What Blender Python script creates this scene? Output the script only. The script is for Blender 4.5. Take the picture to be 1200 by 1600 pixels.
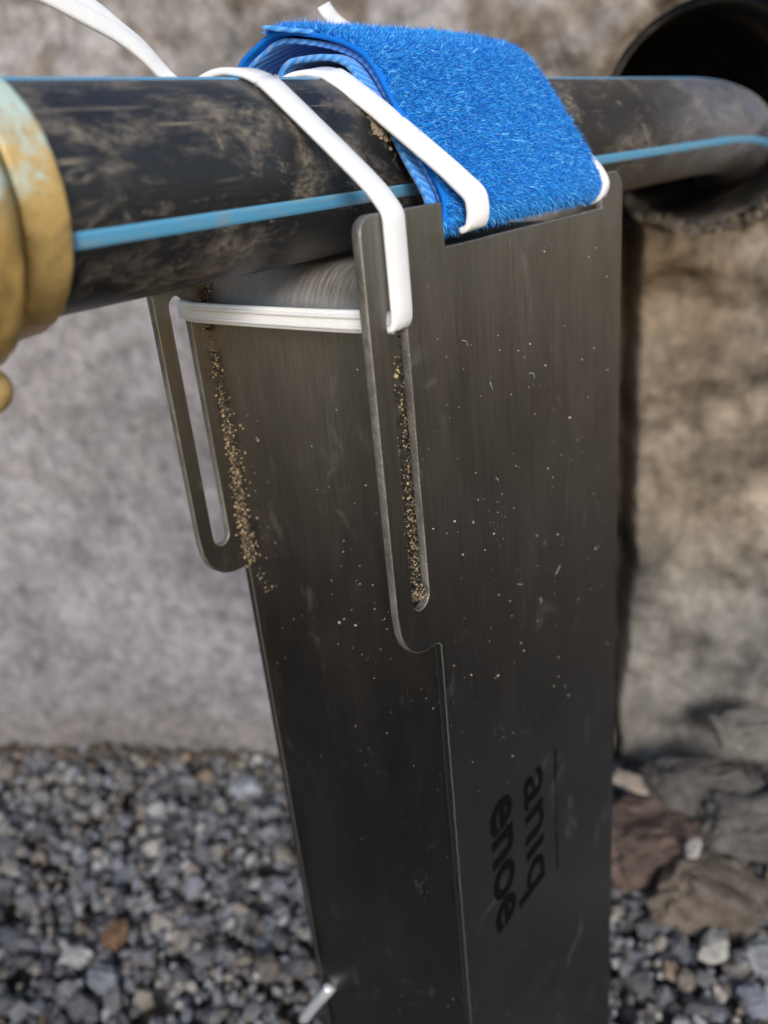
import bpy, bmesh, math, random
import numpy as np
from mathutils import Vector, Matrix, noise
random.seed(7); rng = np.random.default_rng(7)
for o in list(bpy.data.objects): bpy.data.objects.remove(o)
SC = bpy.context.scene; COL = SC.collection
U = 0.09                      # one modelling unit is 9 cm (the camera stands one unit off the front plate)
R = math.radians

# ------------------------------------------------------------------ camera, sky, sun, exposure
cd = bpy.data.cameras.new('camera'); cam = bpy.data.objects.new('camera', cd); COL.objects.link(cam)
vx = Vector((0.62059969, 0.36075752, -0.6962112)); vy = Vector((-0.77847823, 0.17707785, -0.60217529)); vz = Vector((-0.09395568, 0.91569506, 0.39073633))
cam.matrix_world = Matrix((( *vx, 0), (*vy, -1*U), (*vz, 0), (0, 0, 0, 1)))
cd.sensor_fit = 'VERTICAL'; cd.sensor_height = 36; cd.sensor_width = 27; cd.lens = 1310/1600*36
cd.clip_start = 0.01; cd.clip_end = 100
cd.dof.use_dof = True; cd.dof.focus_distance = 1.80*U; cd.dof.aperture_fstop = 12.5
SC.camera = cam
SUN_TO = Vector((-0.66, -0.62, 0.44)).normalized()
w = bpy.data.worlds.new('World'); SC.world = w; w.use_nodes = True
nt = w.node_tree; bg = nt.nodes['Background']; sky = nt.nodes.new('ShaderNodeTexSky')
sky.sky_type = 'NISHITA'; sky.sun_disc = False
sky.sun_elevation = math.asin(SUN_TO.z); sky.sun_rotation = math.atan2(SUN_TO.x, SUN_TO.y)
nt.links.new(sky.outputs[0], bg.inputs[0]); bg.inputs[1].default_value = 0.10
ld = bpy.data.lights.new('sun', 'SUN'); ld.energy = 1.8; ld.angle = R(18); ld.color = (1, .975, .945)
sun = bpy.data.objects.new('sun', ld); COL.objects.link(sun); sun.rotation_euler = SUN_TO.to_track_quat('Z', 'Y').to_euler()
SC.view_settings.view_transform = 'Standard'; SC.view_settings.look = 'None'; SC.view_settings.gamma = 1; SC.view_settings.exposure = 0.70

# ------------------------------------------------------------------ helpers
def tag(o, label=None, cat=None, group=None, kind=None):
    if label: o['label'] = label
    if cat: o['category'] = cat
    if group: o['group'] = group
    if kind: o['kind'] = kind
    return o
def empty(name, loc, label, cat, group=None):
    o = bpy.data.objects.new(name, None); COL.objects.link(o); o.location = Vector(loc)*U; o.empty_display_size = .01
    return tag(o, label, cat, group)
def wloc(o):
    v = Vector((0, 0, 0))
    while o: v += o.location; o = o.parent
    return v
def link(name, me, mat, parent=None, base=None):
    """me in unit coordinates of the whole scene -> one mesh object, scaled to metres, relative to its thing"""
    off = wloc(parent) if parent else (Vector(base)*U if base is not None else Vector((0, 0, 0)))
    me.transform(Matrix.Translation(-off) @ Matrix.Scale(U, 4))
    me.name = name; o = bpy.data.objects.new(name, me); COL.objects.link(o)
    if mat: me.materials.clear(); me.materials.append(mat)
    if parent: o.parent = parent
    elif base is not None: o.location = off
    return o
def mesh_np(verts, faces, cols=None, smooth=False, n=None):
    me = bpy.data.meshes.new('m'); verts = np.asarray(verts, np.float32); faces = np.asarray(faces, np.int32)
    k = faces.shape[1]; me.vertices.add(len(verts)); me.vertices.foreach_set('co', verts.ravel())
    me.loops.add(faces.size); me.loops.foreach_set('vertex_index', faces.ravel())
    me.polygons.add(len(faces)); me.polygons.foreach_set('loop_start', np.arange(0, faces.size, k, dtype=np.int32))
    me.polygons.foreach_set('use_smooth', np.full(len(faces), smooth))
    me.update(calc_edges=True)
    if cols is not None:
        a = me.attributes.new('col', 'FLOAT_COLOR', 'POINT'); c = np.ones((len(verts), 4), np.float32); c[:, :3] = cols; a.data.foreach_set('color', c.ravel())
    return me
def grid_faces(nu, nv, wrap=False):
    i, j = np.meshgrid(np.arange(nu if wrap else nu-1), np.arange(nv-1), indexing='ij'); i2 = (i+1) % nu
    return np.stack([i*nv+j, i2*nv+j, i2*nv+j+1, i*nv+j+1], -1).reshape(-1, 4)
def smooth_me(me, on=True):
    me.polygons.foreach_set('use_smooth', np.full(len(me.polygons), on)); return me
def curve_plate(loops, y0, thick, bevel, res=1):
    """2-D outline (x,z) with holes -> plate from y0 to y0+thick, edges bevelled"""
    cu = bpy.data.curves.new('c', 'CURVE'); cu.dimensions = '2D'; cu.fill_mode = 'BOTH'; cu.extrude = thick/2-bevel; cu.bevel_depth = bevel; cu.bevel_resolution = res; cu.offset = -bevel
    for L in loops:
        s = cu.splines.new('POLY'); s.points.add(len(L)-1); s.use_cyclic_u = True
        for p, q in zip(s.points, L): p.co = (q[0], q[1], 0, 1)
    return text_to_mesh(cu, Matrix(((1, 0, 0, 0), (0, 0, -1, y0+thick/2), (0, 1, 0, 0), (0, 0, 0, 1))))
def text_to_mesh(cu, M):
    t = bpy.data.objects.new('tmp', cu); COL.objects.link(t); dg = bpy.context.evaluated_depsgraph_get(); dg.update()
    me = bpy.data.meshes.new_from_object(t.evaluated_get(dg)); me.transform(M)
    bpy.data.objects.remove(t); bpy.data.curves.remove(cu); return me
def arc(cx, cz, r, a0, a1, n=6): return [(cx+r*math.cos(R(a0+(a1-a0)*i/n)), cz+r*math.sin(R(a0+(a1-a0)*i/n))) for i in range(n+1)]
def catmull(P, n=8):
    P = [np.array(p, float) for p in P]; Q = [2*P[0]-P[1]]+P+[2*P[-1]-P[-2]]; out = []
    for i in range(1, len(Q)-2):
        a, b, c, d = Q[i-1:i+3]
        for k in range(n):
            t = k/n; out.append(.5*((2*b)+(-a+c)*t+(2*a-5*b+4*c-d)*t*t+(-a+3*b-3*c+d)*t**3))
    out.append(P[-1]); return np.array(out)
def strip(path, wdir, width, thick, rnd=.35):
    """rounded ribbon swept along path; wdir = direction of its width at each point"""
    path = np.array(path, float); n = len(path); T = np.gradient(path, axis=0); T /= np.linalg.norm(T, axis=1)[:, None]
    W = np.array(wdir, float); W = np.broadcast_to(W, path.shape).copy(); W -= (W*T).sum(1)[:, None]*T; W /= np.linalg.norm(W, axis=1)[:, None]
    N = np.cross(W, T); width = np.broadcast_to(np.asarray(width, float), (n,)); b = thick*rnd
    prof = [(-1, -1, 0), (-1, 1, 0), (1, 1, 0), (1, -1, 0)]; V = []
    ring = []
    for sx, sn in ((-1, -1), (-1, 1), (1, 1), (1, -1)):
        c = [(sx, sn, 0, 1), (sx, sn, .3, .3), (sx, sn, 1, 0)]
        ring += c if (sx*sn) < 0 else c[::-1]
    V = np.zeros((n, len(ring), 3))
    for k, (sx, sn, iw, iN) in enumerate(ring):
        V[:, k] = path + W*(sx*(width/2-b*iw))[:, None] + N*(sn*(thick/2-b*iN))
    m = len(ring); i, k = np.meshgrid(np.arange(n-1), np.arange(m), indexing='ij')
    F = np.stack([i*m+k, i*m+(k+1) % m, (i+1)*m+(k+1) % m, (i+1)*m+k], -1).reshape(-1, 4).tolist()
    F += [list(range(m))[::-1], [(n-1)*m+k for k in range(m)]]
    me = bpy.data.meshes.new('s'); me.from_pydata(V.reshape(-1, 3).tolist(), [], F)
    bm = bmesh.new(); bm.from_mesh(me); bmesh.ops.recalc_face_normals(bm, faces=bm.faces); bm.to_mesh(me); bm.free()
    return smooth_me(me)
def tube(path, rad, seg=64, cap=False, up=(0, 0, 1)):
    path = np.array(path, float); n = len(path); T = np.gradient(path, axis=0); T /= np.linalg.norm(T, axis=1)[:, None]
    A = np.cross(T, up); A /= np.linalg.norm(A, axis=1)[:, None]; B = np.cross(A, T)
    rad = np.broadcast_to(np.asarray(rad, float), (n,)); th = np.linspace(0, 2*np.pi, seg, endpoint=False)
    V = path[:, None]+rad[:, None, None]*(np.cos(th)[None, :, None]*A[:, None]+np.sin(th)[None, :, None]*B[:, None])
    i, k = np.meshgrid(np.arange(n-1), np.arange(seg), indexing='ij')
    F = np.stack([i*seg+k, i*seg+(k+1) % seg, (i+1)*seg+(k+1) % seg, (i+1)*seg+k], -1).reshape(-1, 4)
    return mesh_np(V.reshape(-1, 3), F, smooth=True)

# ------------------------------------------------------------------ materials
class Mat:
    def __init__(s, name):
        s.m = bpy.data.materials.new(name); s.m.use_nodes = True; s.t = s.m.node_tree; s.b = s.t.nodes['Principled BSDF']
        s.co = s.t.nodes.new('ShaderNodeTexCoord').outputs['Object']
    def n(s, typ, **kw):
        x = s.t.nodes.new('ShaderNode'+typ)
        for k, v in kw.items(): setattr(x, k, v)
        return x
    def L(s, a, b): s.t.links.new(a, b)
    def mapping(s, scale):
        m = s.n('Mapping'); s.L(s.co, m.inputs[0]); m.inputs['Scale'].default_value = scale if hasattr(scale, '__len__') else (scale,)*3; return m.outputs[0]
    def noise(s, scale, detail=4, rough=.55, out='Fac', dist=0, off=None):
        x = s.n('TexNoise'); s.L(s.mapping([c/U for c in scale] if hasattr(scale, '__len__') else scale/U), x.inputs['Vector'])
        if off: x.inputs['Vector'].links[0].from_node.inputs['Location'].default_value = (off, off*.7, off*1.3)
        x.inputs['Scale'].default_value = 1; x.inputs['Detail'].default_value = detail; x.inputs['Roughness'].default_value = rough; x.inputs['Distortion'].default_value = dist
        return x.outputs[out]
    def voro(s, scale, feature='F1', out='Distance', rnd=1):
        x = s.n('TexVoronoi', feature=feature); s.L(s.mapping([c/U for c in scale] if hasattr(scale, '__len__') else scale/U), x.inputs['Vector']); x.inputs['Scale'].default_value = 1; x.inputs['Randomness'].default_value = rnd
        return x.outputs[out]
    def ramp(s, f, stops, interp='LINEAR'):
        r = s.n('ValToRGB'); s.L(f, r.inputs[0]); cr = r.color_ramp; cr.interpolation = interp
        while len(cr.elements) < len(stops): cr.elements.new(.5)
        for e, (p, c) in zip(cr.elements, stops): e.position = p; e.color = (*c, 1) if hasattr(c, '__len__') else (c, c, c, 1)
        return r.outputs[0]
    def mix(s, f, a, b, typ='MIX'):
        x = s.n('Mix', data_type='RGBA', blend_type=typ)
        for sock, v in ((x.inputs[0], f), (x.inputs[6], a), (x.inputs[7], b)):
            if hasattr(v, 'is_linked'): s.L(v, sock)
            else: sock.default_value = v if not hasattr(v, '__len__') else ((*v, 1) if len(v) == 3 else v)
        return x.outputs[2]
    def math(s, op, a, b=None, clamp=False):
        x = s.n('Math', operation=op, use_clamp=clamp)
        for sock, v in zip(x.inputs, (a, b)):
            if v is None: continue
            if hasattr(v, 'is_linked'): s.L(v, sock)
            else: sock.default_value = v
        return x.outputs[0]
    def attr(s, name='col'):
        a = s.n('Attribute'); a.attribute_name = name; return a.outputs['Color']
    def set(s, **kw):
        for k, v in kw.items():
            k = {'base': 'Base Color', 'rough': 'Roughness', 'metal': 'Metallic', 'spec': 'Specular IOR Level', 'sss': 'Subsurface Weight', 'sheen': 'Sheen Weight', 'coat': 'Coat Weight', 'trans': 'Transmission Weight'}.get(k, k)
            sock = s.b.inputs[k]
            if hasattr(v, 'is_linked'): s.L(v, sock)
            else: sock.default_value = (*v, 1) if hasattr(v, '__len__') and len(v) == 3 and sock.type == 'RGBA' else v
        return s
    def bump(s, h, strength=.3, dist=.01):
        b = s.n('Bump'); s.L(h, b.inputs['Height']); b.inputs['Strength'].default_value = strength; b.inputs['Distance'].default_value = dist*U
        if s.b.inputs['Normal'].is_linked: s.L(s.b.inputs['Normal'].links[0].from_socket, b.inputs['Normal'])
        s.L(b.outputs[0], s.b.inputs['Normal']); return s

def steel_mat():
    s = Mat('brushed_steel')
    br = s.noise((120, 120, 5), 6, .65, dist=.15); fine = s.noise((380, 380, 14), 3, .6, off=3)
    grain = s.math('MULTIPLY_ADD', br, .6); grain.node.inputs[2].default_value = 0; g2 = s.math('ADD', grain, s.math('MULTIPLY', fine, .4))
    cloud = s.noise(2.2, 5, .6, off=9); grime = s.noise((5, 5, 2.0), 5, .65, off=5)
    col = s.mix(s.ramp(g2, [(.2, 0), (.8, 1)]), (.180, .176, .172), (.345, .338, .332))
    col = s.mix(s.ramp(cloud, [(.35, 0), (.75, .55)]), col, (.17, .155, .14))
    # dust film, smudges and specks that stay where they are
    speck = s.ramp(s.voro(34), [(.05, .8), (.10, 0)]); sel = s.ramp(s.noise(34, 1, .5, off=12), [(.60, 0), (.66, 1)])
    speck2 = s.ramp(s.voro(85), [(.10, 1), (.16, 0)]); sel2 = s.ramp(s.noise(7, 3, .6, off=15), [(.58, 0), (.70, .8)])
    dust = s.math('MAXIMUM', s.math('MULTIPLY', speck, sel), s.math('MULTIPLY', speck2, sel2))
    smear = s.ramp(s.noise((7, 7, 5), 7, .7, dist=.8, off=21), [(.58, 0), (.80, .22)])
    dust = s.math('MAXIMUM', dust, smear)
    ge = s.n('NewGeometry'); sp_ = s.n('SeparateXYZ'); s.L(ge.outputs['Normal'], sp_.inputs[0])       # settled dust on upward faces; its pale tone also brightens the shaded top bend
    settled = s.math('MULTIPLY', s.ramp(sp_.outputs[2], [(.15, 0), (.75, .8)]), s.ramp(s.noise((8, 110, 8), 6, .7, off=27), [(.3, .30), (.65, 1)])); dust = s.math('MAXIMUM', dust, settled)
    col = s.mix(dust, col, (.46, .42, .36))
    met = s.math('SUBTRACT', 1.0, s.math('MULTIPLY', dust, .85))
    rough = s.math('ADD', s.math('MULTIPLY', grime, .26), s.math('MULTIPLY_ADD', g2, .12)); rough.node.inputs[1].links[0].from_node.inputs[2].default_value = .22
    rough = s.math('ADD', rough, s.math('MULTIPLY', dust, .3), True)
    s.set(base=col, rough=rough, metal=met, Anisotropic=.75)
    tg = s.n('Tangent', direction_type='RADIAL', axis='Z'); s.L(tg.outputs[0], s.b.inputs['Tangent'])
    s.bump(g2, .10, .01); return s.m
STEEL = steel_mat()
def edge_mat():
    s = Mat('sheared_steel_edge'); f = s.noise((30, 30, 14), 6, .7); g = s.noise((90, 90, 60), 3, .6, off=3)
    s.set(base=s.mix(s.ramp(f, [(.35, 0), (.7, 1)]), (.17, .16, .145), (.36, .345, .315)), metal=.75, rough=.55); s.bump(g, .4, .008); return s.m
EDGE = edge_mat()
def edged(o):
    o.data.materials.append(EDGE)
    for p in o.data.polygons:
        ny = abs(p.normal.y)
        if ny < .85 and (p.center.z/U > 2.56 or .15 < ny): p.material_index = 1
    return o
def simple(name, col, rough=.5, metal=0, **kw): return Mat(name).set(base=col, rough=rough, metal=metal, **kw).m
PRINT = simple('black_print', (.006, .0055, .005), .95, spec=.02)
def pipe_mat():
    s = Mat('black_polyethylene')
    mud = s.ramp(s.noise((3.2, 5, 5), 8, .68, dist=.5), [(.49, 0), (.66, .95)]); mud2 = s.ramp(s.noise((9, 22, 22), 8, .75, dist=1.2, off=4), [(.56, 0), (.70, .85)])
    film = s.ramp(s.noise((1.6, 2.2, 2.2), 4, .6, off=7), [(.40, 0), (.75, .16)])
    sx = s.n('SeparateXYZ'); s.L(s.co, sx.inputs[0]); far = s.ramp(s.math('MULTIPLY', sx.outputs[0], 1/(3*U)), [(.35, 0), (.75, 1)])   # dustier towards the wall
    film = s.math('ADD', film, s.math('MULTIPLY', far, s.ramp(s.noise((3, 5, 5), 6, .7, dist=.8, off=31), [(.3, .2), (.65, 1)])), True); far2 = s.math('MULTIPLY', far, s.ramp(s.noise((2.5, 6, 6), 6, .7, dist=1, off=37), [(.38, 0), (.62, .8)]))
    scr = s.ramp(s.noise((1.6, 90, 90), 3, .6, off=2), [(.66, 0), (.74, .55)])
    m = s.math('MAXIMUM', s.math('MULTIPLY', mud, s.ramp(s.noise((34, 60, 60), 6, .8, off=8), [(.40, .08), (.58, 1)])), s.math('MAXIMUM', s.math('MULTIPLY', mud2, s.ramp(s.noise((60, 60, 60), 4, .8, off=18), [(.4, .1), (.55, 1)])), scr))
    sc2 = s.ramp(s.noise((2.5, 140, 40), 2, .5, off=41), [(.68, 0), (.73, .6)]); m = s.math('MAXIMUM', m, s.math('MULTIPLY', sc2, s.ramp(s.noise(4, 3, .5, off=44), [(.45, 0), (.6, 1)])))
    col = s.mix(film, (.012, .012, .013), (.12, .12, .135)); col = s.mix(far2, col, (.26, .26, .295)); col = s.mix(m, col, (.30, .255, .20))
    s.set(base=col, rough=s.math('ADD', .34, s.math('MULTIPLY', m, .5), True), spec=.5)
    s.bump(s.noise((5, 60, 60), 6, .7), .25, .01); s.bump(m, .3, .01); return s.m
PIPE = pipe_mat()
def stripe_mat():
    s = Mat('blue_stripe'); d = s.ramp(s.noise((7, 20, 20), 8, .72, dist=.6, off=6), [(.47, 0), (.70, .8)])
    s.set(base=s.mix(d, (.10, .36, .60), (.33, .30, .25)), rough=.5); return s.m
STRIPE = stripe_mat()
def brass_mat():
    s = Mat('aged_brass'); f = s.noise(4, 6, .65); g = s.noise(22, 5, .6, off=3)
    col = s.mix(s.ramp(f, [(.3, 0), (.7, 1)]), (.58, .37, .11), (.78, .54, .22)); col = s.mix(s.ramp(g, [(.45, 0), (.72, .65)]), col, (.20, .13, .06))
    geo = s.n('TexCoord'); sep = s.n('SeparateXYZ'); s.L(s.co, sep.inputs[0])
    hz = s.math('MULTIPLY', sep.outputs[2], 1/U)
    pm = s.math('ADD', s.math('MULTIPLY', s.noise(6.5, 6, .7, dist=.5, off=8), 1.0), s.math('MULTIPLY', hz, 1.9))
    pat = s.ramp(pm, [(.545, 0), (.63, 1)]); pat = s.math('MULTIPLY', pat, s.ramp(s.noise(12, 5, .6, off=11), [(.32, 0.2), (.5, 1)]))
    spots = s.math('MULTIPLY', s.ramp(s.voro(13), [(.20, 1), (.34, 0)]), s.ramp(s.noise(6, 2, .5, off=18), [(.57, 0), (.63, .8)]))
    pat = s.math('MAXIMUM', pat, spots)
    col = s.mix(pat, col, (.56, .68, .60))
    s.set(base=col, metal=s.math('MULTIPLY', s.math('SUBTRACT', 1.0, pat), .30), rough=s.ramp(f, [(.3, .32), (.7, .50)]))
    s.bump(g, .25, .012); s.bump(s.noise(70, 3, .6), .15, .006); return s.m
BRASS = brass_mat()
def nylon_mat():
    s = Mat('white_nylon'); s.set(base=(.88, .88, .87), rough=.28, sss=.6, spec=.5); s.b.inputs['Subsurface Radius'].default_value = (.0016, .0016, .0013); s.b.inputs['Subsurface Scale'].default_value = 1
    s.bump(s.noise(40, 3, .5), .12, .01); return s.m
NYLON = nylon_mat()
def weave_mat(name, a, b):
    s = Mat(name); wv = s.n('TexWave', wave_type='BANDS', bands_direction='DIAGONAL'); s.L(s.mapping(1/U), wv.inputs['Vector']); wv.inputs['Scale'].default_value = 22; wv.inputs['Distortion'].default_value = 1.5
    s.set(base=s.mix(wv.outputs['Fac'], a, b), rough=.75, sheen=.3); s.bump(wv.outputs['Fac'], .5, .012); return s.m
VEL = simple('blue_backing', (.005, .15, .58), .85, spec=.2); SELV = weave_mat('blue_selvedge', (.02, .20, .62), (.09, .36, .82))
def fuzz_mat():
    s = Mat('blue_loop_pile'); s.set(base=s.attr(), rough=.4, spec=.45, sheen=.1); s.b.inputs['Sheen Tint'].default_value = (.3, .6, 1, 1); return s.m
FUZZ = fuzz_mat()
def attr_mat(name, rough=.85, sc=60, amp=.35, bs=.35, spec=.3):
    s = Mat(name); f = s.noise(sc, 5, .65); c = s.mix(1.0, s.attr(), s.ramp(f, [(.25, 1-amp), (.75, 1+amp*.6)]), 'MULTIPLY')
    s.set(base=c, rough=rough, spec=spec); s.bump(f, bs, .02); return s.m
STONE = attr_mat('gravel_stone', .8, 45, .35, .4); ROCK = attr_mat('rock', .9, 12, .5, .9); WALL = attr_mat('wall_surface', .92, 11, .50, .9); SAND = attr_mat('sand_grain', .6, 90, .2, .2, .5)
RUBBER = simple('black_plastic', (.014, .013, .012), .45)

def bore_mat():
    s = Mat('dusty_black_plastic'); d = s.ramp(s.noise((3, 3, 3), 7, .7, dist=1, off=3), [(.50, 0), (.75, .8)])
    s.set(base=s.mix(d, (.012, .011, .010), (.20, .15, .10)), rough=.6); return s.m
BORE = bore_mat()

# ------------------------------------------------------------------ setting: ground
def N(v, o=0): return noise.noise(Vector((v[0]+o, v[1]-o*.7, v[2]+o*1.3)))
def fbm(v, o=0, oct=4):
    return noise.fractal(Vector((v[0]+o, v[1]-o*.7, v[2]+o*1.3)), 1.0, 2.0, oct)
GZ = -3.62
nx, ny = 70, 70; xs = np.linspace(-6, 9, nx); ys = np.linspace(-7, 9, ny)
gv = [(x, y, GZ-.06+.06*N((x*1.5, y*1.5, 0))) for x in xs for y in ys]
gc = [np.array((.085, .072, .060))*(1+.4*N((x*3, y*3, 1))) for x in xs for y in ys]
g = link('ground', mesh_np(gv, grid_faces(nx, ny), gc, True), ROCK); tag(g, kind='structure')

# ------------------------------------------------------------------ setting: stone wall behind (plane n.X = D)
WN = np.array([.8656, .5007, 0]); WS = np.array([.5007, -.8656, 0]); WD = 3.8
def wpt(s, z, out=0): return WN*(WD-out)+WS*s+np.array([0, 0, z])
HS, HZ, HR = 1.705, .02, .485
def hrim(s, z): t = math.atan2(z-HZ, s-HS); return HR*(1+.035*N((math.cos(t)*1.6, math.sin(t)*1.6, 0), 51)+.022*N((math.cos(t)*5, math.sin(t)*5, 0), 55))
def sstep(a, b, x): t = min(1, max(0, (x-a)/(b-a))); return t*t*(3-2*t)
def wall_out(s, z):
    rough = sstep(.2, 1.6, s)*.8+.2; top = sstep(-.2, .5, z)
    o = .05*fbm((s*.8, z*.8, 0), 3)+(.02+.062*max(rough-.2, top*.8))*fbm((s*3.2, z*3.2, 0), 7, 6)
    o += .035*max(rough-.3, 0)*sstep(-1.6, -.9, z)*fbm((s*1.8, z*9, 0), 11, 4)            # bedding lines of the rough stone
    r = math.hypot(s-HS, z-HZ); o += .07*sstep(.45, .05, r-HR)*(1+1.2*N((s*5, z*5, 4))+.6*N((s*13, z*13, 4)))
    # dark open joint in the stone, just right of the housing
    if z < -.25:
        cx = 1.345+.02*N((0, z*3, 2))+.010*N((0, z*11, 5)); hw = .062+.02*N((1, z*2.5, 8)); hw *= sstep(-3.35, -2.4, z)*.85+.15
        o -= .42*sstep(hw+.02, hw-.02, abs(s-cx))*sstep(-.25, -.42, z)
    return o
def wall_col(s, z):
    k = sstep(.3, 1.4, s); n1 = fbm((s*1.2, z*1.2, 0), 21, 5); n2 = fbm((s*4, z*4, 0), 25, 6); n3 = N((s*9, z*9, 0), 5)
    left = np.array((.268, .253, .262))*(1+.22*n1+.22*n2); right = np.array((.190, .155, .118))*(1+.45*n1+.8*n2)
    c = left*(1-k)+right*k
    t = sstep(.0, .5, z)*(1-k*.4); c = c*(1-t)+np.array((.275, .258, .252))*(1+.5*n2+.15*n3)*t
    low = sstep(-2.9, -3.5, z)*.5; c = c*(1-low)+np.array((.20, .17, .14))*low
    st = sstep(.42, .05, abs(s-1.50+.15*n1))*sstep(-1.6, -.5, z)*sstep(.0, -.3, z)*k; c = c*(1-st*.8)+np.array((.125, .080, .038))*st*.8
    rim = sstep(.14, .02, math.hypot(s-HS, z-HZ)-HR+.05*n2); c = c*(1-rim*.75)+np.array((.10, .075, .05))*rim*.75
    tp = sstep(.05, .5, z)*sstep(.05, .4, fbm((s*2.6, z*2.6, 0), 61, 5)); c = c*(1-tp*.65)+np.array((.12, .085, .055))*tp*.65
    tn = k*sstep(.0, .5, fbm((s*2.2, z*2.2, 0), 66, 5)); c = c*(1-tn*.4)+np.array((.23, .185, .135))*tn*.4
    sp = max(sstep(.35, .6, N((s*5, z*5, 3)))*.4, sstep(.42, .6, N((s*10, z*12, 13)))*.6); c = c*(1-sp*.45)
    gp = sstep(-1.8, -2.6, z)*k*.6; c = c*(1-gp)+np.array((.19, .185, .172))*(1+.4*n2)*gp
    return np.clip(c, .01, .9)
S_ = np.concatenate([np.linspace(-6, -3.4, 30)[:-1], np.linspace(-3.4, 1.0, 170)[:-1], np.linspace(1.0, 2.9, 150)[:-1], np.linspace(2.9, 5, 25)])
Z_ = np.concatenate([np.linspace(-3.9, -.5, 130)[:-1], np.linspace(-.5, 1.1, 70)[:-1], np.linspace(1.1, 2.0, 14)])
wv = []; wc = []
for s in S_:
    for z in Z_:
        q = (s, z)
        r = math.hypot(s-HS, z-HZ); ss, zz = s, z
        hr_ = hrim(s, z) if r < HR*1.2 else HR
        if hr_-.036 < r < hr_: ss, zz = HS+(s-HS)*hr_/r, HZ+(z-HZ)*hr_/r   # snap to the round opening
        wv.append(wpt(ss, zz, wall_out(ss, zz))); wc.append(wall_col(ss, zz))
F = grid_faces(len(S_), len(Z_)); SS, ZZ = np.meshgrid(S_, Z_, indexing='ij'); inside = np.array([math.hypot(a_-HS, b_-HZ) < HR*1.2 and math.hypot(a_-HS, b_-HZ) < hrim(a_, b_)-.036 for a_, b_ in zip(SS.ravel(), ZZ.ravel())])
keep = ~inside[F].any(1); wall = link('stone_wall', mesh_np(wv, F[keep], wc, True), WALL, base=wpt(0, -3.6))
tag(wall, 'rough grey and tan stone wall of the pit behind the pipe and steel housing', 'wall')

# unseen low banks, added to shade the gravel and darken the steel's reflections
def bank(p0, p1, top):
    p0, p1 = np.array(p0, float), np.array(p1, float); d = p1-p0; L = np.linalg.norm(d); d /= L; nn_ = np.array((-d[1], d[0]))
    V = []; C_ = []; nu = int(L/.12); nv = 34
    for i in range(nu):
        for j in range(nv):
            t = j/(nv-1); q = p0+d*L*i/(nu-1); zz = -3.8+(top+3.8)*min(1, t*1.3); back = .25*min(1, t*1.3)+3*max(0, t-.77)/.23
            q = q-nn_*(back+.25*fbm((q[0], q[1], zz*1.2), 40, 5)); V.append((q[0], q[1], zz+.12*fbm((q[0]*1.5, q[1]*1.5, 0), 44))); C_.append(np.array((.10, .078, .058))*(1+.4*fbm((q[0]*2, q[1]*2, zz*2), 47)))
    return mesh_np(V, grid_faces(nu, nv), np.clip(C_, .01, 1), True)
for p0, p1, top in (((7, -3.4), (-3, -3.4), -2.2), ((-1.15, -4), (-1.15, 8), -2.25)):
    tag(link('shade_bank', bank(p1, p0, top) if p0[0] > p1[0] else bank(p1, p0, top), ROCK), kind='structure')

# round black sleeve in the wall that the pipe runs into
sl = empty('wall_sleeve', wpt(HS, HZ), 'round dark plastic sleeve opening in the stone wall where the pipe enters', 'sleeve')
def rev_wall(prof, seg=72):
    th = np.linspace(0, 2*np.pi, seg, endpoint=False); V = np.array([[wpt(HS+r*math.cos(t), HZ+r*math.sin(t), o) for (r, o) in prof] for t in th]).reshape(-1, 3)
    return mesh_np(V, grid_faces(seg, len(prof), True), smooth=True)
link('bore', rev_wall([(.58, -.17), (.475, -.13), (.462, -.07), (.455, -.06), (.445, -.07), (.44, -.3), (.44, -.6), (.44, -1.0), (.44, -2.2), (0.001, -2.2)]), BORE, sl)

# ------------------------------------------------------------------ gravel
def ico():
    p = (1+5**.5)/2; v = np.array([(-1, p, 0), (1, p, 0), (-1, -p, 0), (1, -p, 0), (0, -1, p), (0, 1, p), (0, -1, -p), (0, 1, -p), (p, 0, -1), (p, 0, 1), (-p, 0, -1), (-p, 0, 1)])
    f = np.array([(0, 11, 5), (0, 5, 1), (0, 1, 7), (0, 7, 10), (0, 10, 11), (1, 5, 9), (5, 11, 4), (11, 10, 2), (10, 7, 6), (7, 1, 8), (3, 9, 4), (3, 4, 2), (3, 2, 6), (3, 6, 8), (3, 8, 9), (4, 9, 5), (2, 4, 11), (6, 2, 10), (8, 6, 7), (9, 8, 1)])
    return v/np.linalg.norm(v[0]), f
IV, IF = ico()
def rand_rot(n):
    q = rng.normal(size=(n, 4)); q /= np.linalg.norm(q, axis=1)[:, None]; a, b, c, d = q.T
    return np.stack([np.stack([1-2*(c*c+d*d), 2*(b*c-a*d), 2*(b*d+a*c)], -1), np.stack([2*(b*c+a*d), 1-2*(b*b+d*d), 2*(c*d-a*b)], -1), np.stack([2*(b*d-a*c), 2*(c*d+a*b), 1-2*(b*b+c*c)], -1)], 1)
def stones(P, size, cols, jit=.3, flat=(.5, 1)):
    n = len(P); V = IV[None]*(1+rng.uniform(-jit, jit, (n, 12, 1)))+rng.normal(0, jit*.25, (n, 12, 3))
    V = V*np.stack([np.ones(n), rng.uniform(.65, 1, n), rng.uniform(*flat, n)], -1)[:, None]*size[:, None, None]
    V = np.einsum('nij,nkj->nki', rand_rot(n), V)+P[:, None]
    F = IF[None]+(np.arange(n)*12)[:, None, None]
    return V.reshape(-1, 3), F.reshape(-1, 3), np.repeat(cols, 12, 0)
PAL = np.array([(.17, .171, .178), (.12, .119, .123), (.23, .228, .23), (.19, .165, .14), (.26, .235, .205), (.085, .083, .086), (.20, .145, .105), (.36, .345, .33), (.155, .158, .178)])
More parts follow.
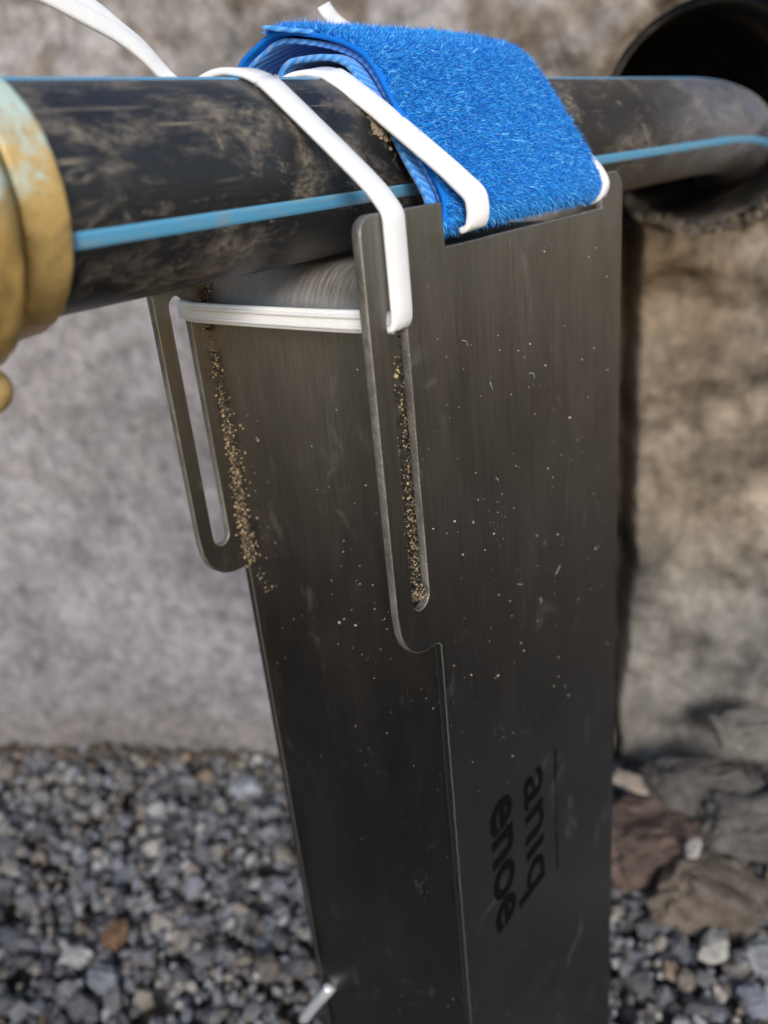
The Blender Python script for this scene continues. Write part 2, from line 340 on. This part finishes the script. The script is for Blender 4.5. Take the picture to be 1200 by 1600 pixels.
def stone_cols(n): return PAL[rng.choice(len(PAL), n, p=[.22, .17, .15, .12, .08, .11, .02, .03, .10])]*rng.uniform(.8, 1.6, (n, 1))
n = 40000
P = np.stack([rng.uniform(-2.5, 5.2, n), rng.uniform(-2.6, 5.6, n), np.full(n, GZ)], -1)
P = P[(P@WN < WD-.02)]; P[:, 2] += rng.uniform(-.05, .05, len(P))
sz = rng.choice([.016, .025, .036, .049, .066], len(P), p=[.24, .28, .26, .16, .06])*rng.uniform(.85, 1.2, len(P))
gr = link('gravel', mesh_np(*stones(P, sz, stone_cols(len(P)))), STONE); tag(gr, 'crushed grey gravel covering the floor of the pit', 'gravel', kind='stuff')

def rock(name, loc, size, col, label, cat='rock', rot=0, group=None, sub=5, amp=.28, seed=0, tilt=0):
    bm = bmesh.new(); bmesh.ops.create_icosphere(bm, subdivisions=sub, radius=1)
    r_ = random.Random(seed*17+3); cuts = []
    for _ in range(16):
        d_ = Vector((r_.gauss(0, 1), r_.gauss(0, 1), r_.gauss(0, 1))).normalized(); cuts.append((d_, r_.uniform(.62, .92)))
    for v in bm.verts:
        for d_, h_ in cuts:
            e_ = v.co.dot(d_)-h_
            if e_ > 0: v.co -= d_*e_
        p = v.co.copy(); k = 1+amp*.6*fbm(p*1.5, seed, 3)+amp*.45*fbm(p*4, seed+3, 5)
        q = Vector((math.copysign(abs(p.x)**.75, p.x), math.copysign(abs(p.y)**.75, p.y), math.copysign(abs(p.z)**.7, p.z))); v.co = q*k
    M = Matrix.Translation(loc) @ Matrix.Rotation(rot, 4, 'Z') @ Matrix.Rotation(tilt, 4, 'Y') @ Matrix.Diagonal((*size, 1)); bm.transform(M)
    me = bpy.data.meshes.new('r'); bm.to_mesh(me); bm.free(); a = me.attributes.new('col', 'FLOAT_COLOR', 'POINT')
    for i, v in enumerate(me.vertices): c = np.array(col)*(1+.35*fbm(v.co*5, seed, 3)); a.data[i].color = (*c, 1)
    o = link(name, smooth_me(me, False), ROCK, base=loc); tag(o, label, cat, group); return o
WR = math.atan2(WS[1], WS[0])
rock('rock', (3.36, .30, -3.52), (.36, .26, .22), (.135, .095, .075), 'reddish brown lump of rock on the gravel right beside the steel housing', rot=WR+.3, seed=1)
rock('rock', (3.24, -.09, -3.52), (.33, .24, .17), (.155, .125, .098), 'tan wedge shaped rock at the lower right, in front of the brown one', rot=WR-.25, seed=4, tilt=.25)
rock('rock', (3.74, .20, -3.38), (.34, .16, .20), (.11, .10, .09), 'dark grey slab of rock against the wall foot behind the brown rock', rot=WR, seed=9)
rock('rock', (3.72, -.16, -3.44), (.40, .18, .16), (.12, .11, .10), 'dark flat ledge stone at the wall foot, at the right edge', rot=WR+.15, seed=12, tilt=.12)
rock('rock', (3.92, -.05, -3.02), (.22, .12, .10), (.19, .175, .15), 'pale block of stone sitting on the ledge below the wall', rot=WR, seed=15)
rock('rock', (3.60, .42, -3.36), (.19, .045, .04), (.31, .255, .205), 'long thin pale stone sliver leaning beside the housing', rot=WR-.1, seed=18, tilt=.35)
rock('pebble', (3.26, .02, -3.31), (.055, .04, .035), (.52, .49, .45), 'white pebble lying on top of the tan wedge shaped rock', 'pebble', seed=20, sub=3)
for k, (x, y, s, c, lab) in enumerate([
    (2.98, -.20, .085, (.42, .40, .36), 'cream coloured pebble in the gravel right of the housing foot'),
    (3.04, -.40, .10, (.26, .265, .27), 'large square grey stone in the gravel at the lower right'),
    (3.20, .12, .075, (.20, .215, .25), 'blue grey stone at the foot of the reddish brown rock'),
    (2.80, -.42, .075, (.22, .23, .27), 'slate blue stone at the lower right edge of the gravel'),
    (1.17, 2.36, .075, (.36, .345, .33), 'whitish stone among the gravel at the lower left'),
    (1.36, 2.30, .085, (.20, .12, .07), 'rust brown stone among the gravel at the lower left'),
    (1.18, 2.13, .09, (.22, .225, .25), 'flat light grey stone in front of the whitish one at the lower left'),
    (2.50, 2.55, .085, (.36, .37, .40), 'pale bluish stone in the gravel left of the housing'),
    (2.76, 2.18, .10, (.26, .22, .18), 'beige stone in the gravel close to the left side of the housing')]):
    rock('pebble', (x, y, GZ+.06), (s, s*.8, s*.55), c, lab, 'pebble', rot=k*1.3, seed=30+k, sub=3, amp=.4)

cr = []
for k in range(260):
    t = R(rng.normal(255, 34)); rr_ = HR*(1+.02*rng.normal()); cr.append(wpt(HS+rr_*math.cos(t), HZ+rr_*math.sin(t), rng.uniform(-.10, .05)))
for k in range(900):
    s_ = rng.uniform(-3.4, 2.8); cr.append(wpt(s_, GZ+.03+abs(rng.normal(0, .03)), .03+abs(rng.normal(0, .05))))
cr = np.array(cr); tag(link('dirt', mesh_np(*stones(cr, .008+.045*rng.beta(1.2, 4, len(cr)), np.array([(.11, .085, .06), (.15, .125, .095), (.08, .068, .055)])[rng.choice(3, len(cr))], .3)), STONE), 'brown crumbs of dirt along the foot of the wall and the lip of the sleeve', 'dirt', kind='stuff')

# ------------------------------------------------------------------ steel housing
hs = empty('steel_housing', (1.72, .33, -3.6), 'tall brushed stainless steel housing with slotted ears strapped under the black pipe', 'housing')
XL, XC, XR, T = 1.167, 1.309, 2.255, .020
def outline(notch, dz=0):
    ear = [(XL, -.90), (1.171, -.945), (1.182, -.975), (1.198, -.998), (1.22, -1.015), (1.245, -1.025), (1.27, -1.029), (1.29, -1.030), (1.302, -1.033), (XC, -1.042)]
    ear = [(a_, b_+dz) for a_, b_ in ear]
    L = arc(XL+.035, -.130, .035, 180, 90)[::-1][::-1]
    top = [(1.42, -.096), (1.424, -.180), (2.132, -.180), (2.13, -.096)] if notch else []
    pts = ear[::-1] + [(p[0], p[1]) for p in L] + top + arc(XR-.05, -.146, .05, 90, 0) + [(XR, -3.6), (XC, -3.6)]
    return pts
#
def slot(x0, x1, z0, z1):
    r = (x1-x0)/2; return arc((x0+x1)/2, z1-r, r, 0, 180, 8)+arc((x0+x1)/2, z0+r*.6, r, 180, 360, 8)
fp = edged(link('front_plate', curve_plate([outline(True), slot(1.220, 1.280, -.905, -.255)], 0, T, .0025), STEEL, hs))
edged(link('back_plate', curve_plate([outline(False, .042), slot(1.210, 1.263, -.885, -.255)], .635, T, .0025), STEEL, hs))
# bent sheet between the two plates: side wall, rounded shoulder, top
rr = .115; prof = [(XC+.012, -3.6), (XC+.012, -1.8)] + [(XC+.012+rr-rr*math.cos(a), -.205-rr+rr*math.sin(a)) for a in np.linspace(0, math.pi/2, 14)]
prof += [(XR-.012-rr+rr*math.sin(a), -.205-rr+rr*math.cos(a)) for a in np.linspace(0, math.pi/2, 8)] + [(XR-.012, -3.6)]
prof = np.array(prof); ysb = [.0205, .2, .45, .6345]
V = np.array([[(p[0], y, p[1]) for y in ysb] for p in prof]).reshape(-1, 3)
link('side_shell', mesh_np(V, grid_faces(len(prof), 4), smooth=True), STEEL, hs)
# small bright lug on the rear edge near the foot
link('lug', strip(catmull([(1.31, .60, -2.62), (1.30, .625, -2.665), (1.30, .69, -2.77), (1.30, .77, -2.91)], 5), (1, -.8, 0), .040, .03), simple('bright_steel', (.80, .80, .80), .35, .5), hs)
# printed lettering, reading downwards
def lettering(txt, x, z, size, bold, name):
    cu = bpy.data.curves.new('t', 'FONT'); cu.body = txt; cu.size = size; cu.extrude = .0004; cu.offset = bold; cu.space_character = 1.0; cu.resolution_u = 6
    me = text_to_mesh(cu, Matrix.Identity(4)); xs = [v.co.x for v in me.vertices]; ln = max(xs)-min(xs); k = name[1]/ln
    me.transform(Matrix(((0, 1, 0, x), (0, 0, 1, -.0010), (-k, 0, 0, z+min(xs)*k), (0, 0, 0, 1))))
    return link(name[0], me, PRINT, fp)
lettering('enoe', 1.470, -1.655, .222, .0050, ('lettering', .475))
lettering('anıq', 1.648, -1.690, .222, .0025, ('lettering', .450))
bmr = bmesh.new()
for z0, z1, wd in ((-1.70, -1.86, .009), (-1.87, -2.0, .006), (-2.02, -2.185, .008)):
    bmesh.ops.create_cube(bmr, size=1, matrix=Matrix.Translation((1.833, -.0005, (z0+z1)/2)) @ Matrix.Diagonal((wd, .0008, z0-z1, 1)))
me = bpy.data.meshes.new('rule'); bmr.to_mesh(me); bmr.free(); link('printed_line', me, PRINT, fp)

# ------------------------------------------------------------------ water pipe
PY, PZ, PR = .33, -.0186, .178
pp = empty('water_pipe', (1.72, PY, PZ-PR), 'black plastic water pipe with light blue stripes running into the wall', 'pipe')
path = [(x, PY, PZ) for x in np.linspace(.45, 3.5, 36)]
ang = np.linspace(0, 1, 26)[1:]; x, y, z, a = 3.5, PY, PZ, 0
for t in ang:
    a = R(27)*t**1.2; st = 2.0/25; x += st*math.cos(a); y += st*math.sin(a); z -= st*.24*t; path.append((x, y, z))
path = np.array(path)
link('tube', tube(path, PR, 96), PIPE, pp)
Tn = np.gradient(path, axis=0); Tn /= np.linalg.norm(Tn, axis=1)[:, None]; An = np.cross(Tn, (0, 0, 1)); An /= np.linalg.norm(An, axis=1)[:, None]; Bn = np.cross(An, Tn)
def stripe(deg, wdeg):
    V = []
    for k in np.linspace(-.5, .5, 7):
        t = R(deg+wdeg*k); e = .0012 if abs(k) < .49 else -.002; V.append(path+(PR+e)*(An*math.cos(t)+Bn*math.sin(t)))
    V = np.array(V).transpose(1, 0, 2).reshape(-1, 3); return mesh_np(V, grid_faces(len(path), 7), smooth=True)
for d in (-18.5, 77, 167): link('stripe', stripe(d, 11), STRIPE, pp)

# ------------------------------------------------------------------ brass fitting
bf = empty('brass_fitting', (.4, PY, PZ), 'aged brass coupling with green patina on the near left end of the pipe', 'fitting')
def lathe_x(prof, seg=96, bumpf=None):
    th = np.linspace(0, 2*np.pi, seg, endpoint=False)
    V = np.array([[(x, PY-(r+(bumpf(t, x) if bumpf else 0))*math.cos(t), PZ+(r+(bumpf(t, x) if bumpf else 0))*math.sin(t)) for x, r in prof] for t in th]).reshape(-1, 3)
    return mesh_np(V, grid_faces(seg, len(prof), True), smooth=True)
dent = lambda t, x: .0010*math.sin(3*t+x*9)+.0005*math.sin(13*t+1)+.0005*math.sin(31*t+x*60)
link('collar', lathe_x([(.702, .176), (.7065, .180), (.7065, .189), (.705, .192), (.701, .195), (.695, .1965), (.66, .200), (.642, .202), (.634, .2022), (.630, .2012), (.628, .197), (.628, .15)], 128, dent), BRASS, bf)
link('nut', lathe_x([(.602, .15), (.604, .20), (.606, .222), (.6055, .227), (.602, .232), (.596, .236), (.588, .239), (.575, .242), (.52, .247), (.40, .25), (.25, .25), (.1, .24), (.0, .235), (-.3, .235), (-.32, .2)], 128, lambda t, x: dent(t, x)*1.5+.006*math.cos(8*t)*(1 if x < .59 else .2)), BRASS, bf)
bml = bmesh.new(); bmesh.ops.create_icosphere(bml, subdivisions=3, radius=1)
bml.transform(Matrix.Translation((.545, .235, -.262)) @ Matrix.Rotation(.4, 4, 'X') @ Matrix.Diagonal((.055, .05, .038, 1))); me = bpy.data.meshes.new('lug'); bml.to_mesh(me); bml.free()
link('lug', smooth_me(me), BRASS, bf)

# ------------------------------------------------------------------ velcro strap
vs = empty('velcro_strap', (1.78, .3, -.18), 'blue fuzzy hook and loop strap wrapped over the pipe and tucked into the notch', 'strap')
# loop profile: (y, z, x of left edge, x of right edge), front bottom -> top -> back
OUT = [(.075, -.165, 1.445, 2.125), (.036, -.150, 1.446, 2.127), (.012, -.126, 1.448, 2.13), (.026, -.075, 1.462, 2.13), (.078, .006, 1.468, 2.13), (.140, .105, 1.475, 2.125), (.200, .184, 1.485, 2.12), (.270, .224, 1.495, 2.12), (.365, .253, 1.50, 2.12), (.455, .268, 1.49, 2.12), (.53, .248, 1.49, 2.12), (.595, .212, 1.49, 2.12), (.64, .12, 1.49, 2.12), (.65, .0, 1.49, 2.12), (.65, -.18, 1.49, 2.12)]
def band(prof, shrink, thick, dl=0, dr=0, nu=14, ncat=8):
    Pc = catmull([(p[0], p[1], p[2], p[3]) for p in prof], ncat); yz = Pc[:, :2]; t = np.gradient(yz, axis=0); t /= np.linalg.norm(t, axis=1)[:, None]; nn = np.stack([-t[:, 1], t[:, 0]], -1)
    out = []
    for off in (shrink, shrink-thick):
        q = yz+nn*off; out.append(np.array([[(x, q[i, 0], q[i, 1]) for x in np.linspace(Pc[i, 2]+dl, Pc[i, 3]+dr, nu)] for i in range(len(q))]))
    return out, nn
def solid(pair):
    a, b = pair; nr, nu, _ = a.shape; V = np.concatenate([a.reshape(-1, 3), b.reshape(-1, 3)]); f = grid_faces(nr, nu); o = nr*nu; F = [*f.tolist(), *(f[:, ::-1]+o).tolist()]
    for i in range(nr-1): F += [[i*nu, o+i*nu, o+(i+1)*nu, (i+1)*nu], [(i+1)*nu-1, (i+2)*nu-1, o+(i+2)*nu-1, o+(i+1)*nu-1]]
    for j in range(nu-1): F += [[j, j+1, o+j+1, o+j], [(nr-1)*nu+j, o+(nr-1)*nu+j, o+(nr-1)*nu+j+1, (nr-1)*nu+j+1]]
    me = bpy.data.meshes.new('b'); me.from_pydata(V.tolist(), [], F); bm = bmesh.new(); bm.from_mesh(me); bmesh.ops.recalc_face_normals(bm, faces=bm.faces); bm.to_mesh(me); bm.free(); return smooth_me(me)
pr, nn = band(OUT, -.002, .010); link('outer_band', solid(pr), VEL, vs)
prm, _ = band(OUT, -.018, .010, .012, -.02); link('middle_band', solid(prm), SELV, vs)
INN = [(.08, -.15, 1.45, 2.1), (.055, -.10, 1.455, 2.1), (.108, -.01, 1.46, 2.1), (.160, .075, 1.465, 2.1), (.213, .140, 1.47, 2.1), (.25, .18, 1.475, 2.1), (.30, .200, 1.475, 2.1), (.37, .206, 1.475, 2.1), (.42, .203, 1.475, 2.1), (.455, .175, 1.475, 2.1), (.50, .08, 1.475, 2.1), (.54, -.1, 1.475, 2.1)]
pr2, _ = band(INN, 0, .012); link('inner_band', solid(pr2), SELV, vs)
# free end of the strap standing off at the top left
FL = [(.36, .252, 1.500, 1.62), (.40, .260, 1.486, 1.62), (.43, .266, 1.476, 1.62), (.455, .272, 1.468, 1.62), (.472, .275, 1.466, 1.62)]
pr3, _ = band(FL, .003, .009); link('flap_end', solid(pr3), SELV, vs)
# loop pile: curved fibres standing on the outer band
a = pr[0]; nr, nu, _ = a.shape; nf = 420000
iu = rng.uniform(9, nr-38, nf); ju = rng.uniform(0, 1, nf)**.97*(nu-1)
lo = .12+.1*np.sin(iu*.9); keep = ju > lo; iu, ju = iu[keep], ju[keep]; nf = len(iu)
i0 = iu.astype(int); j0 = np.minimum(ju.astype(int), nu-2); fi = (iu-i0)[:, None]; fj = (ju-j0)[:, None]
base = (a[i0, j0]*(1-fi)+a[i0+1, j0]*fi)*(1-fj)+(a[i0, j0+1]*(1-fi)+a[i0+1, j0+1]*fi)*fj
nrm = np.zeros((nf, 3)); nrm[:, 1:] = nn[i0]*(1-fi)+nn[i0+1]*fi; nrm /= np.linalg.norm(nrm, axis=1)[:, None]
clump = np.stack([np.sin(base[:, 0]*61+base[:, 1]*37)+np.sin(base[:, 0]*23-base[:, 2]*47), np.sin(base[:, 1]*53+base[:, 0]*29), np.sin(base[:, 2]*57-base[:, 0]*41)], -1)*.16
d1 = nrm*1.1+rng.normal(0, .27, (nf, 3))+clump*.8; d1[:, 2] -= .45; d1 /= np.linalg.norm(d1, axis=1)[:, None]; d2 = d1+rng.normal(0, .42, (nf, 3)); d2[:, 2] -= .55; d2 /= np.linalg.norm(d2, axis=1)[:, None]
ln = np.where(rng.random(nf) < .04, rng.uniform(.018, .030, nf), rng.uniform(.007, .019, nf))[:, None]; sd = np.cross(d1, rng.normal(size=(nf, 3))); sd /= np.linalg.norm(sd, axis=1)[:, None]; wd = .0009
p1 = base+d1*ln*.55; p2 = p1+d2*ln*.55
V = np.stack([base-sd*wd, base+sd*wd, p1-sd*wd*.9, p1+sd*wd*.9, p2], 1).reshape(-1, 3); o5 = (np.arange(nf)*5)[:, None]
F3 = np.concatenate([o5+np.array([0, 1, 3]), o5+np.array([0, 3, 2]), o5+np.array([2, 3, 4])])
b1 = np.array((.003, .16, .70)); b2 = np.array((.06, .55, 1.0)); mixv = (rng.beta(1.4, 2.4, nf)[:, None]); fcol = b1*(1-mixv)+b2*mixv; pick = rng.random(nf)[:, None]; fcol = np.where(pick < .07, np.array((.20, .66, 1.0)), np.where(pick > .90, np.array((.002, .10, .50)), fcol)); fc = np.repeat(fcol, 5, 0)
fz = link('loop_pile', mesh_np(V, F3, fc), FUZZ, vs); fz['kind'] = 'stuff'

# ------------------------------------------------------------------ cable ties
TW, TT = .057, .0135
def pipe_arc(a0, a1, n, x0, x1, lift=.010):
    return [(x0+(x1-x0)*i/(n-1), PY-(PR+lift)*math.cos(R(a0+(a1-a0)*i/(n-1))), PZ+(PR+lift)*math.sin(R(a0+(a1-a0)*i/(n-1)))) for i in range(n)]
ct = empty('cable_tie', (1.24, .3, -.3), 'white nylon cable tie over the bare pipe, threaded through the ear slots', 'cable tie')
p = pipe_arc(190, 52, 22, 1.205, 1.222) + [(1.245, .045, -.030), (1.2515, .004, -.078), (1.2525, -.0095, -.100), (1.2530, -.0105, -.125), (1.2535, -.0105, -.20), (1.2535, -.0105, -.27)]
p = catmull(p, 3); tail_ = [(1.254, -.0085, -.290), (1.254, -.001, -.302), (1.2545, .014, -.306)]
link('strap', strip(np.concatenate([p, catmull(tail_, 4)]), (1, 0, 0), TW, TT), NYLON, ct)
link('strap', strip(catmull([(1.262, .016, -.297), (1.252, .05, -.2955), (1.245, .15, -.296), (1.243, .35, -.2955), (1.244, .55, -.2945), (1.25, .61, -.294), (1.262, .665, -.292)], 8), (0, 0, 1), .046, TT), NYLON, ct)
for dz in (-.011, .011):
    link('rib', strip(catmull([(1.2405, .06, -.2955+dz), (1.2365, .15, -.296+dz), (1.2345, .35, -.2955+dz), (1.2355, .55, -.2945+dz), (1.2395, .60, -.294+dz)], 8), (0, 0, 1), .008, .006), NYLON, ct)
link('tail', strip(catmull([(1.30, .55, .10), (1.31, .585, .16), (1.287, .6, .197), (1.242, .6, .237), (1.188, .6, .271), (1.115, .6, .302), (1.059, .6, .325), (.98, .6, .355), (.9, .6, .38)], 7), (.5, .15, .85), .036, TT), NYLON, ct)
ct2 = empty('cable_tie', (1.47, .3, 0), 'white nylon cable tie over the left edge of the blue strap, tucked behind the notch', 'cable tie')
p = pipe_arc(190, 66, 18, 1.44, 1.440) + [(1.447, .180, .100), (1.456, .098, .034), (1.468, .020, -.032), (1.474, -.012, -.062), (1.484, -.034, -.088), (1.488, -.038, -.110), (1.489, -.037, -.130), (1.489, -.031, -.145), (1.489, -.020, -.151), (1.489, -.010, -.152)]
link('strap', strip(catmull(p, 4), (1, -.25, .1), TW, TT), NYLON, ct2)
link('tail', strip(catmull([(1.35, .58, .12), (1.34, .62, .17), (1.312, .63, .203), (1.263, .63, .251), (1.213, .63, .286), (1.174, .63, .313), (1.14, .63, .333), (1.09, .63, .368), (1.05, .63, .40)], 7), (.6, .15, .78), .034, TT), NYLON, ct2)
ct3 = empty('cable_tie', (2.13, .3, 0), 'white nylon cable tie at the right edge of the blue strap by the tall ear', 'cable tie')
p = [(2.10, .45, .235), (2.105, .37, .222), (2.108, .28, .195), (2.11, .21, .158), (2.115, .15, .088), (2.124, .085, -.005), (2.134, .034, -.060), (2.139, .010, -.090), (2.140, -.004, -.12), (2.140, .006, -.15), (2.14, .03, -.165)]
link('strap', strip(catmull(p, 5), (1, 0, 0), .030, .014), NYLON, ct3)
link('tail', strip(catmull([(2.10, .52, .12), (2.05, .60, .24), (1.92, .64, .32), (1.88, .645, .35), (1.872, .648, .366)], 5), (1, .1, .3), .05, TT), NYLON, ct3)

# ------------------------------------------------------------------ sand caught in the corners and slots
def grains(P, s0, s1, name, label, cols):
    sz = s0+(s1-s0)*rng.beta(1, 3, len(P)); c = np.array(cols)[rng.choice(len(cols), len(P))]*rng.uniform(.7, 1.3, (len(P), 1))
    o = link(name, mesh_np(*stones(np.array(P), sz, c, .25, (.6, 1))), SAND); tag(o, label, 'sand', kind='stuff')
pts = []
for _ in range(2200):                                  # corner of side wall and front plate, seen through the slot
    z = -.905+.62*rng.beta(1.0, 2.2); y = .0225+abs(rng.normal(0, .028)); pts.append((XC+.007-rng.uniform(0, .004), y, z))
for _ in range(260): pts.append((1.255+rng.uniform(-.016, .016), rng.uniform(.004, .02), -.896+abs(rng.normal(0, .012))))
CL = np.concatenate([rng.uniform(-.94, -.72, 22), rng.uniform(-.9, -.24, 40)])
for _ in range(3000):                                  # corner of side wall and back plate
    z = CL[int(len(CL)*rng.random()**1.3)]+rng.normal(0, .02); pts.append((XC+.011-abs(rng.normal(0, .010)), .635-abs(rng.normal(0, .009)), z))
for _ in range(550): pts.append((XC+.008-abs(rng.normal(0, .016)), .632-abs(rng.normal(0, .016)), -.900+rng.normal(0, .035)))
for _ in range(110): pts.append((XC+.011, .625-abs(rng.normal(0, .045)), rng.uniform(-1.08, -.55)))
grains(pts, .0018, .0060, 'sand', 'brown sand grains stuck in the slots and rear corner of the steel housing', [(.28, .20, .11), (.42, .32, .18), (.10, .075, .05), (.04, .032, .025), (.03, .025, .02), (.035, .03, .025)])
pts = []
for _ in range(130): pts.append((rng.uniform(1.30, 2.2), -.001, -rng.beta(1.6, 1.8)*1.4-.2))
for _ in range(60): pts.append((XC+.009, rng.uniform(.03, .35), rng.normal(-.9, .2)))
sp = np.array(pts); grains(sp, .0008, .0042, 'grit', 'pale specks of grit clinging to the faces of the steel housing', [(.36, .34, .30), (.26, .22, .16), (.55, .53, .50), (.18, .16, .13)])
lint = []
for k in range(7):
    x0, z0, L, t = rng.uniform(1.36, 2.1), rng.uniform(-1.2, -.3), rng.uniform(.012, .03), rng.uniform(0, 6.28)
    b_ = rng.uniform(-.5, .5); lint.append(tube([(x0+L*u*math.cos(t+b_*u*2), -.002-.003*math.sin(u*3), z0+L*u*math.sin(t+b_*u*2)) for u in np.linspace(0, 1, 7)], .0009, 5))
bml = bmesh.new()
for m_ in lint: bml.from_mesh(m_); bpy.data.meshes.remove(m_)
me = bpy.data.meshes.new('lint'); bml.to_mesh(me); bml.free()
tag(link('lint', smooth_me(me), simple('pale_fibre', (.35, .35, .35), .6)), 'tiny pale lint fibres stuck to the front face of the steel housing', 'lint', kind='stuff')
clod = [(rng.normal(1.478, .012), .165+rng.normal(0, .012), .062+rng.normal(0, .02)) for _ in range(160)]
clod = [(x, PY-(PR+.004)*math.cos(t), PZ+(PR+.004)*math.sin(t)) for x, t in ((rng.normal(1.455, .010), R(25+rng.normal(0, 5))) for _ in range(160))]
grains(clod, .004, .010, 'mud', 'crumb of dried tan mud on the pipe under the cable tie', [(.36, .29, .20), (.28, .22, .15)])
print('verts', sum(len(m.vertices) for m in bpy.data.meshes))
